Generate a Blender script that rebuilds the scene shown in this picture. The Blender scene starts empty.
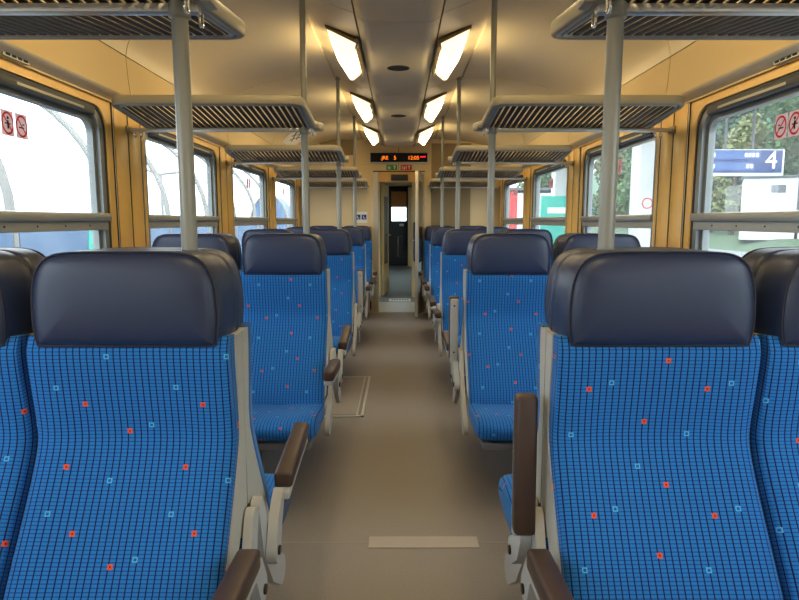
import bpy, bmesh, math, random
from mathutils import Vector, Matrix
random.seed(7)
PI = math.pi
SC = bpy.context.scene
COL = SC.collection

# ------------------------------------------------------------------ camera, world, exposure
F_PX = 610.0
cam_d = bpy.data.cameras.new('camera'); cam = bpy.data.objects.new('camera', cam_d); COL.objects.link(cam)
cam_d.sensor_width = 36.0; cam_d.lens = F_PX / 799.0 * 36.0; cam_d.clip_start = 0.02; cam_d.clip_end = 500
cam.location = (0.002, 0.0, 1.30)
cam.rotation_euler = (math.radians(90 - 7.38), 0, math.radians(-0.07))
SC.camera = cam

SKY_STRENGTH = 4.6
LAMP_STRENGTH = 17.0
w = bpy.data.worlds.new('overcast_sky'); SC.world = w; w.use_nodes = True
bg = w.node_tree.nodes['Background']
bg.inputs[0].default_value = (0.86, 0.94, 1.0, 1); bg.inputs[1].default_value = SKY_STRENGTH
SC.view_settings.view_transform = 'Standard'; SC.view_settings.look = 'None'
SC.view_settings.gamma = 1.0; SC.view_settings.use_curve_mapping = False
SC.view_settings.exposure = 0.25
SC.cycles.max_bounces = 10; SC.cycles.diffuse_bounces = 6; SC.cycles.glossy_bounces = 4
SC.cycles.transparent_max_bounces = 24; SC.cycles.transmission_bounces = 4
SC.cycles.use_denoising = True; SC.cycles.sample_clamp_indirect = 6.0
SC.cycles.caustics_reflective = False; SC.cycles.caustics_refractive = False

# ------------------------------------------------------------------ dimensions (metres)
P = 1.78                       # bay pitch
Y0 = 1.40                      # first back-to-back seat plane in view
YC = [Y0 + P * k for k in range(-3, 5)]      # pillar planes: -3.94 ... 8.52
WX = 1.40                      # half width between the wall linings
END_Y = 8.62                   # end wall
BACK_Y = -3.98
SEAT_X = (0.572, 1.030)        # aisle seat centre, window seat centre
CAN, PLA = 'canopy', 'sign'    # left side looks at the arched canopy, right side at the platform sign

# ------------------------------------------------------------------ materials
def srgb(r, g, b):
    f = lambda c: (c / 255 / 12.92) if c / 255 <= 0.04045 else ((c / 255 + 0.055) / 1.055) ** 2.4
    return (f(r), f(g), f(b), 1)
MATS = {}
def mat(name, rgb, rough=0.5, metal=0.0, var=0.06, scale=8.0, bump=0.0, bscale=200.0, spec=0.5, coat=0.0, obj_space=True):
    m = bpy.data.materials.new(name); m.use_nodes = True
    nt = m.node_tree; b = nt.nodes['Principled BSDF']
    c = srgb(*rgb)
    tc = nt.nodes.new('ShaderNodeTexCoord'); out = tc.outputs['Object'] if obj_space else tc.outputs['Generated']
    nz = nt.nodes.new('ShaderNodeTexNoise'); nz.inputs['Scale'].default_value = scale; nz.inputs['Detail'].default_value = 5
    nt.links.new(out, nz.inputs['Vector'])
    mix = nt.nodes.new('ShaderNodeMix'); mix.data_type = 'RGBA'
    lo = tuple(x * (1 - var) for x in c[:3]) + (1,); hi = tuple(min(1, x * (1 + var)) for x in c[:3]) + (1,)
    mix.inputs[6].default_value = lo; mix.inputs[7].default_value = hi
    nt.links.new(nz.outputs['Fac'], mix.inputs[0]); nt.links.new(mix.outputs[2], b.inputs['Base Color'])
    b.inputs['Roughness'].default_value = rough; b.inputs['Metallic'].default_value = metal
    b.inputs['Specular IOR Level'].default_value = spec
    b.inputs['Coat Weight'].default_value = coat
    if bump > 0:
        n2 = nt.nodes.new('ShaderNodeTexNoise'); n2.inputs['Scale'].default_value = bscale; n2.inputs['Detail'].default_value = 3
        nt.links.new(out, n2.inputs['Vector'])
        bp = nt.nodes.new('ShaderNodeBump'); bp.inputs['Strength'].default_value = bump; bp.inputs['Distance'].default_value = 0.002
        nt.links.new(n2.outputs['Fac'], bp.inputs['Height']); nt.links.new(bp.outputs[0], b.inputs['Normal'])
    MATS[name] = m
    return m
def emit_mat(name, rgb, strength):
    m = bpy.data.materials.new(name); m.use_nodes = True
    nt = m.node_tree; nt.nodes.remove(nt.nodes['Principled BSDF'])
    e = nt.nodes.new('ShaderNodeEmission'); e.inputs[0].default_value = srgb(*rgb); e.inputs[1].default_value = strength
    nt.links.new(e.outputs[0], nt.nodes['Material Output'].inputs[0])
    MATS[name] = m
    return m
def glass_mat(name, tint, veil, refl=0.06):
    """thin window pane: clear, a little reflective, slightly dirty (scatters some light)"""
    m = bpy.data.materials.new(name); m.use_nodes = True
    nt = m.node_tree; nt.nodes.remove(nt.nodes['Principled BSDF'])
    tr = nt.nodes.new('ShaderNodeBsdfTransparent'); tr.inputs[0].default_value = tint
    gl = nt.nodes.new('ShaderNodeBsdfGlossy'); gl.inputs[0].default_value = (1, 1, 1, 1); gl.inputs[1].default_value = 0.02
    tl = nt.nodes.new('ShaderNodeBsdfTranslucent'); tl.inputs[0].default_value = (0.85, 0.9, 0.95, 1)
    tc = nt.nodes.new('ShaderNodeTexCoord'); nz = nt.nodes.new('ShaderNodeTexNoise'); nz.inputs['Scale'].default_value = 6
    nt.links.new(tc.outputs['Object'], nz.inputs['Vector'])
    mu = nt.nodes.new('ShaderNodeMath'); mu.operation = 'MULTIPLY'; mu.inputs[1].default_value = veil * 2
    nt.links.new(nz.outputs['Fac'], mu.inputs[0])
    m1 = nt.nodes.new('ShaderNodeMixShader'); nt.links.new(mu.outputs[0], m1.inputs[0])
    nt.links.new(tr.outputs[0], m1.inputs[1]); nt.links.new(tl.outputs[0], m1.inputs[2])
    m2 = nt.nodes.new('ShaderNodeMixShader'); m2.inputs[0].default_value = refl
    nt.links.new(m1.outputs[0], m2.inputs[1]); nt.links.new(gl.outputs[0], m2.inputs[2])
    nt.links.new(m2.outputs[0], nt.nodes['Material Output'].inputs[0])
    MATS[name] = m
    return m

def fabric_mat():
    m = bpy.data.materials.new('seat_fabric'); m.use_nodes = True
    nt = m.node_tree; N = nt.nodes; L = nt.links; b = N['Principled BSDF']
    def setin(sock, v):
        if isinstance(v, (int, float)): sock.default_value = v
        else: L.new(v, sock)
    def M(op, a, c=0.0, d=None):
        n = N.new('ShaderNodeMath'); n.operation = op
        setin(n.inputs[0], a); setin(n.inputs[1], c)
        if d is not None: setin(n.inputs[2], d)
        return n.outputs[0]
    def MIX(f, a, c):
        n = N.new('ShaderNodeMix'); n.data_type = 'RGBA'; setin(n.inputs[0], f)
        for s, v in ((n.inputs[6], a), (n.inputs[7], c)):
            if isinstance(v, tuple): s.default_value = v
            else: L.new(v, s)
        return n.outputs[2]
    uv = N.new('ShaderNodeUVMap'); sep = N.new('ShaderNodeSeparateXYZ'); L.new(uv.outputs[0], sep.inputs[0])
    oi = N.new('ShaderNodeObjectInfo')
    u = M('ADD', sep.outputs[0], M('MULTIPLY', oi.outputs['Random'], 0.26))
    v = M('ADD', sep.outputs[1], M('MULTIPLY', M('FRACT', M('MULTIPLY', oi.outputs['Random'], 7.13)), 0.28))
    fu = M('FRACT', M('DIVIDE', u, 0.01444)); fv = M('FRACT', M('DIVIDE', v, 0.0080))
    lu = M('LESS_THAN', fu, 0.19); lv = M('LESS_THAN', fv, 0.30)
    nz = N.new('ShaderNodeTexNoise'); nz.inputs['Scale'].default_value = 900; L.new(uv.outputs[0], nz.inputs['Vector'])
    base = MIX(nz.outputs['Fac'], srgb(20, 96, 174), srgb(48, 138, 210))
    base = MIX(M('MULTIPLY', lv, 0.74), base, srgb(14, 50, 130))
    base = MIX(lu, base, srgb(16, 26, 82))
    PU, PV = 0.26, 0.28
    for (a, c, kind) in [(0.02, 0.98, 0), (0.17, 0.49, 0), (0.52, 0.26, 0), (0.39, 0.88, 1), (0.95, 0.63, 1), (0.71, 0.31, 1)]:
        du = M('MULTIPLY', M('ABSOLUTE', M('SUBTRACT', M('FRACT', M('SUBTRACT', M('DIVIDE', u, PU), a - 0.5)), 0.5)), PU)
        dv = M('MULTIPLY', M('ABSOLUTE', M('SUBTRACT', M('FRACT', M('SUBTRACT', M('DIVIDE', v, PV), c - 0.5)), 0.5)), PV)
        mx = M('MAXIMUM', du, dv)
        sq = M('LESS_THAN', mx, 0.0056)
        hole = M('LESS_THAN', mx, 0.0020 if kind == 0 else 0.0030)
        base = MIX(sq, base, srgb(226, 84, 44) if kind == 0 else srgb(84, 176, 226))
        base = MIX(hole, base, srgb(120, 40, 50) if kind == 0 else srgb(24, 90, 170))
    L.new(base, b.inputs['Base Color'])
    b.inputs['Roughness'].default_value = 0.85; b.inputs['Specular IOR Level'].default_value = 0.25
    b.inputs['Sheen Weight'].default_value = 0.25; b.inputs['Sheen Roughness'].default_value = 0.4
    b.inputs['Sheen Tint'].default_value = (0.4, 0.65, 1, 1)
    bp = N.new('ShaderNodeBump'); bp.inputs['Strength'].default_value = 0.25; bp.inputs['Distance'].default_value = 0.001
    L.new(M('MULTIPLY', M('SUBTRACT', 1.0, lu), M('SUBTRACT', 1.0, M('MULTIPLY', lv, 0.5))), bp.inputs['Height'])
    L.new(bp.outputs[0], b.inputs['Normal'])
    MATS['seat_fabric'] = m
fabric_mat()
mat('headrest_vinyl', (42, 54, 84), 0.38, var=0.08, bump=0.05, bscale=500)
mat('piping_navy', (36, 38, 56), 0.5)
mat('shell_plastic', (182, 182, 172), 0.45)
mat('shell_back', (150, 146, 132), 0.5)
mat('arm_grey', (176, 178, 176), 0.38, spec=0.5)
mat('arm_brown', (66, 50, 42), 0.42, var=0.12, scale=20)
mat('under_dark', (104, 104, 106), 0.6)
mat('screw_dark', (50, 50, 52), 0.4, 0.7)
mat('ceiling_cream', (222, 207, 172), 0.38, var=0.03, scale=2)
mat('ceiling_tray', (222, 207, 172), 0.45, var=0.03, scale=2)
mat('ceiling_slope', (222, 207, 172), 0.35, var=0.04, scale=2)
mat('cove_tan', (214, 188, 132), 0.45, var=0.04, scale=2)
mat('cornice', (222, 207, 172), 0.45, var=0.04)
mat('gap_dark', (34, 30, 26), 0.8)
mat('panel_orange', (246, 198, 104), 0.38, var=0.08, scale=6)
mat('panel_lower', (206, 158, 90), 0.5, var=0.08)
mat('wall_back', (60, 56, 50), 0.7)
mat('window_alu', (132, 138, 138), 0.36, 0.25)
mat('gasket', (58, 60, 62), 0.5)
mat('rail_alu', (170, 170, 160), 0.38, 0.2)
mat('silver', (205, 205, 200), 0.3, 0.55)
mat('rack_frame', (158, 151, 130), 0.45, 0.0)
mat('rack_slat', (50, 40, 34), 0.55, 0.0, var=0.1, spec=0.25)
mat('pole_grey', (152, 154, 146), 0.35, 0.15)
mat('pole_brown', (150, 138, 110), 0.35, 0.3)
mat('chrome', (220, 220, 218), 0.18, 0.9)
mat('end_cream', (226, 202, 152), 0.5, var=0.03, scale=2)
mat('end_olive', (150, 128, 88), 0.55, var=0.06, scale=3)
mat('end_orange', (222, 176, 108), 0.5)
mat('door_alu', (190, 186, 172), 0.4, 0.3)
mat('door_glass_dark', (42, 38, 32), 0.2)
mat('vest_dark', (34, 40, 46), 0.5)
mat('vest_floor', (120, 128, 128), 0.5)
mat('blind_tan', (196, 140, 92), 0.8)
mat('sign_white', (236, 236, 232), 0.5)
mat('sign_green', (30, 140, 60), 0.5)
mat('sign_red', (210, 40, 48), 0.5)
mat('sign_blue', (28, 48, 110), 0.5)
mat('sign_black', (18, 16, 18), 0.6, spec=0.2)
def sticker_mat(name, rgb):
    """thin film sticker on glass: daylight glows through it"""
    m = mat(name, rgb, 0.6, var=0.03); nt = m.node_tree
    tl = nt.nodes.new('ShaderNodeBsdfTranslucent'); tl.inputs[0].default_value = srgb(*rgb)
    mx = nt.nodes.new('ShaderNodeMixShader'); mx.inputs[0].default_value = 0.45
    nt.links.new(nt.nodes['Principled BSDF'].outputs[0], mx.inputs[1]); nt.links.new(tl.outputs[0], mx.inputs[2])
    nt.links.new(mx.outputs[0], nt.nodes['Material Output'].inputs[0])
sticker_mat('sticker_white', (226, 206, 208)); sticker_mat('sticker_red', (206, 44, 60))
mat('wood_post', (92, 58, 36), 0.5, var=0.15)
mat('metal_strip', (200, 198, 190), 0.35, 0.4)
mat('tape_light', (168, 158, 146), 0.55)
mat('hatch_floor', (150, 140, 126), 0.55, var=0.06)
emit_mat('diffuser_glow', (255, 226, 168), LAMP_STRENGTH)
emit_mat('diffuser_dim', (255, 222, 168), 2.0)
emit_mat('led_amber', (255, 120, 30), 1.6)
emit_mat('led_red', (255, 40, 40), 1.4)
glass_mat('window_glass', (0.9, 0.95, 0.97, 1), 0.065)
# exterior
mat('asphalt', (120, 120, 118), 0.9, var=0.12, scale=0.6, obj_space=True)
mat('ballast', (96, 96, 94), 0.95, var=0.2, scale=3)
mat('grass', (70, 88, 62), 0.95, var=0.25, scale=1.5)
mat('concrete', (112, 115, 118), 0.85, var=0.08, scale=1)
mat('rail_steel', (150, 150, 150), 0.4, 0.6)
mat('rib_grey', (128, 126, 120), 0.6)
mat('parapet_blue', (70, 102, 138), 0.6, var=0.06, scale=0.5)
mat('teal', (40, 170, 150), 0.6)
mat('board_blue', (34, 58, 108), 0.5)
mat('board_light', (70, 96, 144), 0.5)
mat('white_paint', (196, 198, 196), 0.6, var=0.03)
mat('roof_dark', (90, 92, 94), 0.7)
mat('glass_dark', (60, 66, 70), 0.25)
mat('red_paint', (190, 44, 44), 0.5)
mat('bark', (92, 76, 60), 0.9, var=0.2)
for nm, c in (('leaf_green', (88, 116, 70)), ('leaf_olive', (116, 122, 76)), ('leaf_dark', (66, 94, 68)), ('leaf_gold', (126, 120, 80))):
    mat(nm, c, 0.8, var=0.35, scale=3)

def floor_mat():
    m = mat('floor_lino', (132, 124, 115), 0.42, var=0.07, scale=2.5, bump=0.08, bscale=60)
    nt = m.node_tree; b = nt.nodes['Principled BSDF']
    tc = nt.nodes.new('ShaderNodeTexCoord'); nz = nt.nodes.new('ShaderNodeTexNoise')
    nz.inputs['Scale'].default_value = 140; nt.links.new(tc.outputs['Object'], nz.inputs['Vector'])
    old = b.inputs['Base Color'].links[0].from_socket
    mx = nt.nodes.new('ShaderNodeMix'); mx.data_type = 'RGBA'; mx.blend_type = 'OVERLAY'; mx.inputs[0].default_value = 0.25
    nt.links.new(old, mx.inputs[6]); nt.links.new(nz.outputs['Fac'], mx.inputs[7]); nt.links.new(mx.outputs[2], b.inputs['Base Color'])
floor_mat()

# ------------------------------------------------------------------ mesh helpers
class MB:
    def __init__(s): s.v = []; s.f = []; s.uv = None
    def add(s, vs, fs):
        o = len(s.v); s.v += [tuple(p) for p in vs]; s.f += [tuple(i + o for i in f) for f in fs]; return s
    def box(s, x0, x1, y0, y1, z0, z1):
        x0, x1 = min(x0, x1), max(x0, x1); y0, y1 = min(y0, y1), max(y0, y1); z0, z1 = min(z0, z1), max(z0, z1)
        return s.add([(x0,y0,z0),(x1,y0,z0),(x1,y1,z0),(x0,y1,z0),(x0,y0,z1),(x1,y0,z1),(x1,y1,z1),(x0,y1,z1)],
                     [(3,2,1,0),(4,5,6,7),(0,1,5,4),(1,2,6,5),(2,3,7,6),(3,0,4,7)])
    def bbox(s, x0, x1, y0, y1, z0, z1, bev=0.004, seg=2):
        bm = bmesh.new()
        x0, x1 = min(x0, x1), max(x0, x1); y0, y1 = min(y0, y1), max(y0, y1); z0, z1 = min(z0, z1), max(z0, z1)
        bmesh.ops.create_cube(bm, size=1, matrix=Matrix.Translation(((x0+x1)/2, (y0+y1)/2, (z0+z1)/2)) @ Matrix.Diagonal((x1-x0, y1-y0, z1-z0, 1)))
        bmesh.ops.bevel(bm, geom=bm.edges[:], offset=bev, segments=seg, affect='EDGES', profile=0.5)
        bm.verts.index_update()
        s.add([v.co[:] for v in bm.verts], [[v.index for v in f.verts] for f in bm.faces]); bm.free(); return s
    def tube(s, path, r, seg=10, cap=True, closed=False):
        pts = [Vector(p) for p in path]; n = len(pts); rings = []
        prev = None
        for i, p in enumerate(pts):
            if closed: t = (pts[(i+1) % n] - pts[i-1]).normalized()
            else: t = (pts[min(i+1, n-1)] - pts[max(i-1, 0)]).normalized()
            if prev is None:
                a = Vector((0,0,1)) if abs(t.z) < 0.9 else Vector((1,0,0))
                nrm = t.cross(a).normalized()
            else:
                nrm = (prev - t * prev.dot(t)).normalized()
            prev = nrm; bn = t.cross(nrm)
            rr = r[i] if isinstance(r, (list, tuple)) else r
            rings.append([p + (nrm * math.cos(2*PI*k/seg) + bn * math.sin(2*PI*k/seg)) * rr for k in range(seg)])
        vs = [q for ring in rings for q in ring]; fs = []
        for i in range(n if closed else n - 1):
            j = (i + 1) % n
            for k in range(seg):
                k2 = (k + 1) % seg
                fs.append((i*seg+k, i*seg+k2, j*seg+k2, j*seg+k))
        if cap and not closed:
            fs.append(tuple(range(seg))[::-1]); fs.append(tuple((n-1)*seg + k for k in range(seg)))
        return s.add(vs, fs)
    def prism(s, poly, axis, a, b):
        """poly: 2-D outline in the two other axes (x: (y,z), y: (x,z), z: (x,y)), extruded a..b on axis"""
        n = len(poly)
        def p3(q, t):
            return {'x': (t, q[0], q[1]), 'y': (q[0], t, q[1]), 'z': (q[0], q[1], t)}[axis]
        vs = [p3(q, a) for q in poly] + [p3(q, b) for q in poly]
        fs = [tuple(range(n)), tuple(range(n, 2*n))[::-1]] + [(i, n+i, n+(i+1) % n, (i+1) % n) for i in range(n)]
        return s.add(vs, fs)
    def sheet(s, prof, y0, y1, thick=0.0):
        """open profile [(x,z)...] extruded along y"""
        n = len(prof)
        vs = [(x, y0, z) for x, z in prof] + [(x, y1, z) for x, z in prof]
        return s.add(vs, [(i, i+1, n+i+1, n+i) for i in range(n-1)])
    def disc(s, c, r, axis='z', depth=0.004, seg=20):
        ax = {'x': Vector((1,0,0)), 'y': Vector((0,1,0)), 'z': Vector((0,0,1))}[axis] * depth / 2
        return s.tube([Vector(c) - ax, Vector(c) + ax], r, seg)
    def mesh(s, name, material, smooth=40.0):
        me = bpy.data.meshes.new(name); me.from_pydata(s.v, [], s.f)
        bm = bmesh.new(); bm.from_mesh(me)
        bmesh.ops.recalc_face_normals(bm, faces=bm.faces[:])
        ang = math.radians(smooth)
        for f in bm.faces: f.smooth = True
        for e in bm.edges:
            e.smooth = not (len(e.link_faces) != 2 or e.calc_face_angle(0) > ang)
        bm.to_mesh(me); bm.free()
        if s.uv:
            lay = me.uv_layers.new(name='UVMap')
            for lp in me.loops: lay.data[lp.index].uv = s.uv[lp.vertex_index]
        me.materials.append(MATS[material])
        return me

def link(name, me, parent=None, loc=None, rot=None):
    o = bpy.data.objects.new(name, me); COL.objects.link(o)
    if parent is not None: o.parent = parent
    if loc is not None: o.location = loc
    if rot is not None: o.rotation_euler = rot
    return o
def obj(name, mb, material, parent=None, loc=None, rot=None, smooth=40.0):
    return link(name, mb.mesh(name, material, smooth), parent, loc, rot)
def tag(o, label, cat, group=None):
    o['label'] = label; o['category'] = cat
    if group: o['group'] = group
    return o
def thing(name, label, cat, loc=(0, 0, 0), rotz=0.0, group=None):
    o = bpy.data.objects.new(name, None); COL.objects.link(o); o.empty_display_size = 0.1
    o.location = loc; o.rotation_euler = (0, 0, rotz)
    return tag(o, label, cat, group)
def struct(o, label=None, cat=None):
    o['kind'] = 'structure'
    if label: o['label'] = label
    if cat: o['category'] = cat
    return o
def text_mesh(s, size, material, extrude=0.0, align='CENTER'):
    cu = bpy.data.curves.new('lettering', 'FONT'); cu.body = s; cu.size = size; cu.extrude = extrude
    cu.align_x = align; cu.align_y = 'CENTER'
    o = bpy.data.objects.new('lettering', cu); COL.objects.link(o)
    me = bpy.data.meshes.new_from_object(o.evaluated_get(bpy.context.evaluated_depsgraph_get()))
    bpy.data.objects.remove(o); me.materials.clear(); me.materials.append(MATS[material]); me.name = 'lettering'
    return me
def rrect(y0, y1, z0, z1, r, n=6):
    pts = []
    for (cy, cz, a0) in ((y1-r, z1-r, 0), (y0+r, z1-r, 90), (y0+r, z0+r, 180), (y1-r, z0+r, 270)):
        for k in range(n + 1):
            a = math.radians(a0 + 90 * k / n); pts.append((cy + r * math.cos(a), cz + r * math.sin(a)))
    return pts
def ring_x(mb, outer, inner, xa, xb):
    """frame between two outlines with the same count, from x=xa (room side) to x=xb"""
    n = len(outer)
    vs = [(xa, *p) for p in outer] + [(xa, *p) for p in inner] + [(xb, *p) for p in outer] + [(xb, *p) for p in inner]
    fs = []
    for i in range(n):
        j = (i + 1) % n
        fs += [(i, j, n+j, n+i), (2*n+i, 3*n+i, 3*n+j, 2*n+j), (n+i, n+j, 3*n+j, 3*n+i), (i, 2*n+i, 2*n+j, j)]
    return mb.add(vs, fs)

ORD = ['first', 'second', 'third', 'fourth', 'fifth']
SIDE_SHORT = {-1: 'canopy', 1: 'sign'}
SIDE_TXT = {-1: 'arched canopy', 1: 'platform sign'}

# ------------------------------------------------------------------ floor
fl = struct(obj('floor', MB().box(-1.5, 1.5, BACK_Y - 0.1, 8.75, -0.06, 0.0), 'floor_lino'), 'worn grey brown linoleum floor of the aisle', 'floor')
obj('floor_strip', MB().box(-0.12, 0.325, 2.295, 2.383, 0.0, 0.003), 'tape_light', fl)
obj('floor_seam', MB().box(-1.3, 1.3, 2.336, 2.344, 0.0, 0.0012), 'hatch_floor', fl)
obj('floor_seam', MB().box(-1.3, 1.3, 4.6, 4.606, 0.0, 0.0012), 'hatch_floor', fl)
obj('hatch_plate', MB().box(-0.50, -0.285, 3.99, 4.95, 0.0, 0.003), 'hatch_floor', fl)
hb = MB()
for (a, b, c, d) in ((-0.53, -0.235, 3.94, 3.965), (-0.53, -0.235, 4.975, 5.0), (-0.253, -0.235, 3.94, 5.0), (-0.285, -0.275, 3.965, 4.975), (-0.53, -0.512, 3.94, 5.0)):
    hb.box(a, b, c, d, 0.0, 0.006)
obj('hatch_frame', hb, 'metal_strip', fl)

# ------------------------------------------------------------------ side walls and windows
def wall_side(s):
    nm = 'wall_left' if s < 0 else 'wall_right'
    mb = MB()
    mb.box(s*1.422, s*1.50, BACK_Y, END_Y + 0.1, 0.0, 0.80)
    mb.box(s*1.415, s*1.50, BACK_Y, END_Y + 0.1, 1.84, 2.5)
    for yc in YC: mb.box(s*1.424, s*1.50, yc - 0.185, yc + 0.185, 0.80, 1.84)
    w = struct(obj(nm, mb, 'shell_back'), 'side wall lined with orange laminate panels between windows, ' + SIDE_TXT[s] + ' side', 'wall')
    pm = MB().bbox(s*1.395, s*1.424, -0.146, -0.008, 0.30, 1.863, 0.004).mesh('wall_panel', 'panel_orange')
    pm2 = MB().bbox(s*1.395, s*1.424, 0.008, 0.146, 0.30, 1.863, 0.004).mesh('wall_panel', 'panel_orange')
    for yc in YC:
        if yc > -1: 
            link('wall_panel', pm, w, (0, yc, 0))
            if yc < 8.4: link('wall_panel', pm2, w, (0, yc, 0))
    jm = MB().box(s*1.398, s*1.424, -0.0075, 0.0075, 0.30, 1.860).mesh('joint_strip', 'gap_dark'); je = MB().box(s*1.399, s*1.424, -0.0085, 0.0085, 0.30, 1.860).mesh('joint_strip', 'gap_dark')
    js = MB().box(s*1.396, s*1.42, -0.002, 0.002, 0.30, 1.860).mesh('joint_bead', 'silver')
    for yc in YC:
        if yc > -1:
            link('joint_strip', jm, w, (0, yc, 0)); link('joint_strip', je, w, (0, yc - 0.1550, 0)); link('joint_bead', js, w, (0, yc - 0.1600, 0))
            if yc < 8.4: link('joint_strip', je, w, (0, yc + 0.1550, 0)); link('joint_bead', js, w, (0, yc + 0.1600, 0))
    for k in range(len(YC) - 1):
        if YC[k+1] > 0: obj('lower_panel', MB().bbox(s*1.40, s*1.422, YC[k] + 0.158, YC[k+1] - 0.158, 0.0, 0.775), 'panel_lower', w)
    obj('heater_duct', MB().bbox(s*1.30, s*1.40, BACK_Y + 0.05, END_Y - 0.05, 0.03, 0.22, 0.01), 'shell_back', w)
    return w
LSHIFT = 0.025      # the lining on the canopy side stands this much closer to the aisle
wall_side(-1).location.x = LSHIFT; wall_side(1)

def no_sign_sticker(parent, s, y, z, kind):
    st = obj('prohibition_sticker', MB().box(s*1.4525, s*1.4515, y - 0.036, y + 0.036, z - 0.046, z + 0.046), 'sticker_white', parent)
    st['label'] = 'white sticker with red crossed-out ring symbol'
    rg = MB(); n = 24
    for (r0, r1) in ((0.028, 0.035),):
        vs = [(s*1.4508, y + r*math.cos(2*PI*i/n), z + 1.18*r*math.sin(2*PI*i/n)) for r in (r0, r1) for i in range(n)]
        rg.add(vs, [(i, (i+1) % n, n+(i+1) % n, n+i) for i in range(n)])
    d = 0.024
    rg.add([(s*1.4507, y-d-0.003, z+d+0.003), (s*1.4507, y-d+0.003, z+d+0.006), (s*1.4507, y+d+0.003, z-d-0.003), (s*1.4507, y+d-0.003, z-d-0.006)], [(0,1,2,3)])
    obj('red_ring', rg, 'sticker_red', st)
    ic = MB()
    if kind == 0:   # leaning figure
        ic.box(s*1.4509, s*1.4506, y-0.004, y+0.006, z-0.020, z+0.010); ic.box(s*1.4509, s*1.4506, y-0.016, y+0.016, z-0.004, z+0.001)
        ic.disc((s*1.4508, y+0.002, z+0.019), 0.006, 'x', 0.0004, 10)
    else:           # cigarette / bottle out of the window
        ic.box(s*1.4509, s*1.4506, y-0.018, y+0.012, z-0.008, z-0.003); ic.box(s*1.4509, s*1.4506, y+0.004, y+0.016, z+0.004, z+0.009)
    obj('pictogram', ic, 'sign_black', st)

def window(s, k, n, near):
    ya, yb = YC[k] + 0.164, YC[k+1] - 0.164
    z0, z1 = 0.78, 1.863
    w = bpy.data.objects.new('window_%d' % n, None); COL.objects.link(w); w.location = (LSHIFT if s < 0 else 0, 0, 0)
    struct(w, 'two-pane train window with grey frame, %s from end wall, %s side' % (ORD[6 - k] if 6 - k < 5 else 'far row', SIDE_TXT[s]), 'window')
    N = 7
    outer = rrect(ya, yb, z0, z1, 0.012, N)
    mid = rrect(ya + 0.05, yb - 0.05, z0 + 0.04, z1 - 0.036, 0.11, N)
    i1 = rrect(ya + 0.062, yb - 0.062, z0 + 0.052, z1 - 0.046, 0.105, N)
    i2 = rrect(ya + 0.10, yb - 0.10, z0 + 0.08, z1 - 0.075, 0.08, N)
    i3 = rrect(ya + 0.125, yb - 0.125, z0 + 0.10, z1 - 0.105, 0.06, N)
    obj('window_surround', ring_x(MB(), outer, mid, s*1.404, s*1.424), 'panel_orange', w)
    obj('gasket', ring_x(MB(), mid, i1, s*1.412, s*1.44), 'gasket', w)
    fr = obj('window_frame', ring_x(MB(), i1, i2, s*1.416, s*1.462), 'window_alu', w)
    obj('inner_frame', ring_x(MB(), i2, i3, s*1.436, s*1.466), 'window_alu', fr)
    obj('pane', MB().add([(s*1.456, *p) for p in rrect(ya+0.11, yb-0.11, 1.31, z1-0.09, 0.05)], [tuple(range(28))]), 'window_glass', w)
    obj('pane', MB().add([(s*1.456, *p) for p in rrect(ya+0.11, yb-0.11, z0+0.085, 1.29, 0.05)], [tuple(range(28))]), 'window_glass', w)
    rl = obj('middle_rail', MB().bbox(s*1.392, s*1.45, ya + 0.064, yb - 0.064, 1.298, 1.337, 0.014, 3), 'rail_alu', w)
    pl = MB().bbox(s*1.412, s*1.452, ya + 0.07, yb - 0.07, 1.258, 1.298, 0.003, 1)
    obj('rail_plate', pl, 'rail_alu', rl)
    if near:
        sm = MB().disc((0, 0, 0), 0.004, 'x', 0.003, 8).mesh('screw', 'screw_dark')
        for q in range(6): link('screw', sm, rl, (s*1.4115, ya + 0.2 + q*0.2, 1.279))
    bl = obj('blind_rail', MB().bbox(s*1.40, s*1.432, ya + 0.14, yb - 0.16, z1 - 0.085, z1 - 0.05, 0.004), 'gasket', w)
    obj('rail_slot', MB().box(s*1.3985, s*1.402, ya + 0.25, ya + 0.58, z1 - 0.074, z1 - 0.064), 'rail_alu', bl)
    obj('rail_slot', MB().box(s*1.3985, s*1.402, ya + 0.72, yb - 0.26, z1 - 0.074, z1 - 0.064), 'rail_alu', bl)
    yc = (ya + yb) / 2
    no_sign_sticker(w, s, yc + 0.004, 1.655, 0); no_sign_sticker(w, s, yc + 0.088, 1.655, 1)
    if near or k >= 4:
        np_ = thing('seat_number_plate', 'small dark seat number plate over the %s window from end wall, %s side' % (ORD[6 - k], SIDE_TXT[s]), 'plate', (s*1.385 + (LSHIFT if s < 0 else 0), yc - 0.03, 1.879), 0, 'seat number plates')
        obj('plate', MB().box(-0.006, 0.006, -0.075, 0.075, -0.012, 0.014), 'rail_alu', np_)
        for q in range(4): obj('marking', MB().box(-s*0.0062, -s*0.0075, -0.062 + q*0.034, -0.038 + q*0.034, -0.008, 0.009), 'sign_black', np_)
n = 0
for k in range(0, len(YC) - 1):
    for s in (-1, 1):
        n += 1; window(s, k, n, k == 3)

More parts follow.
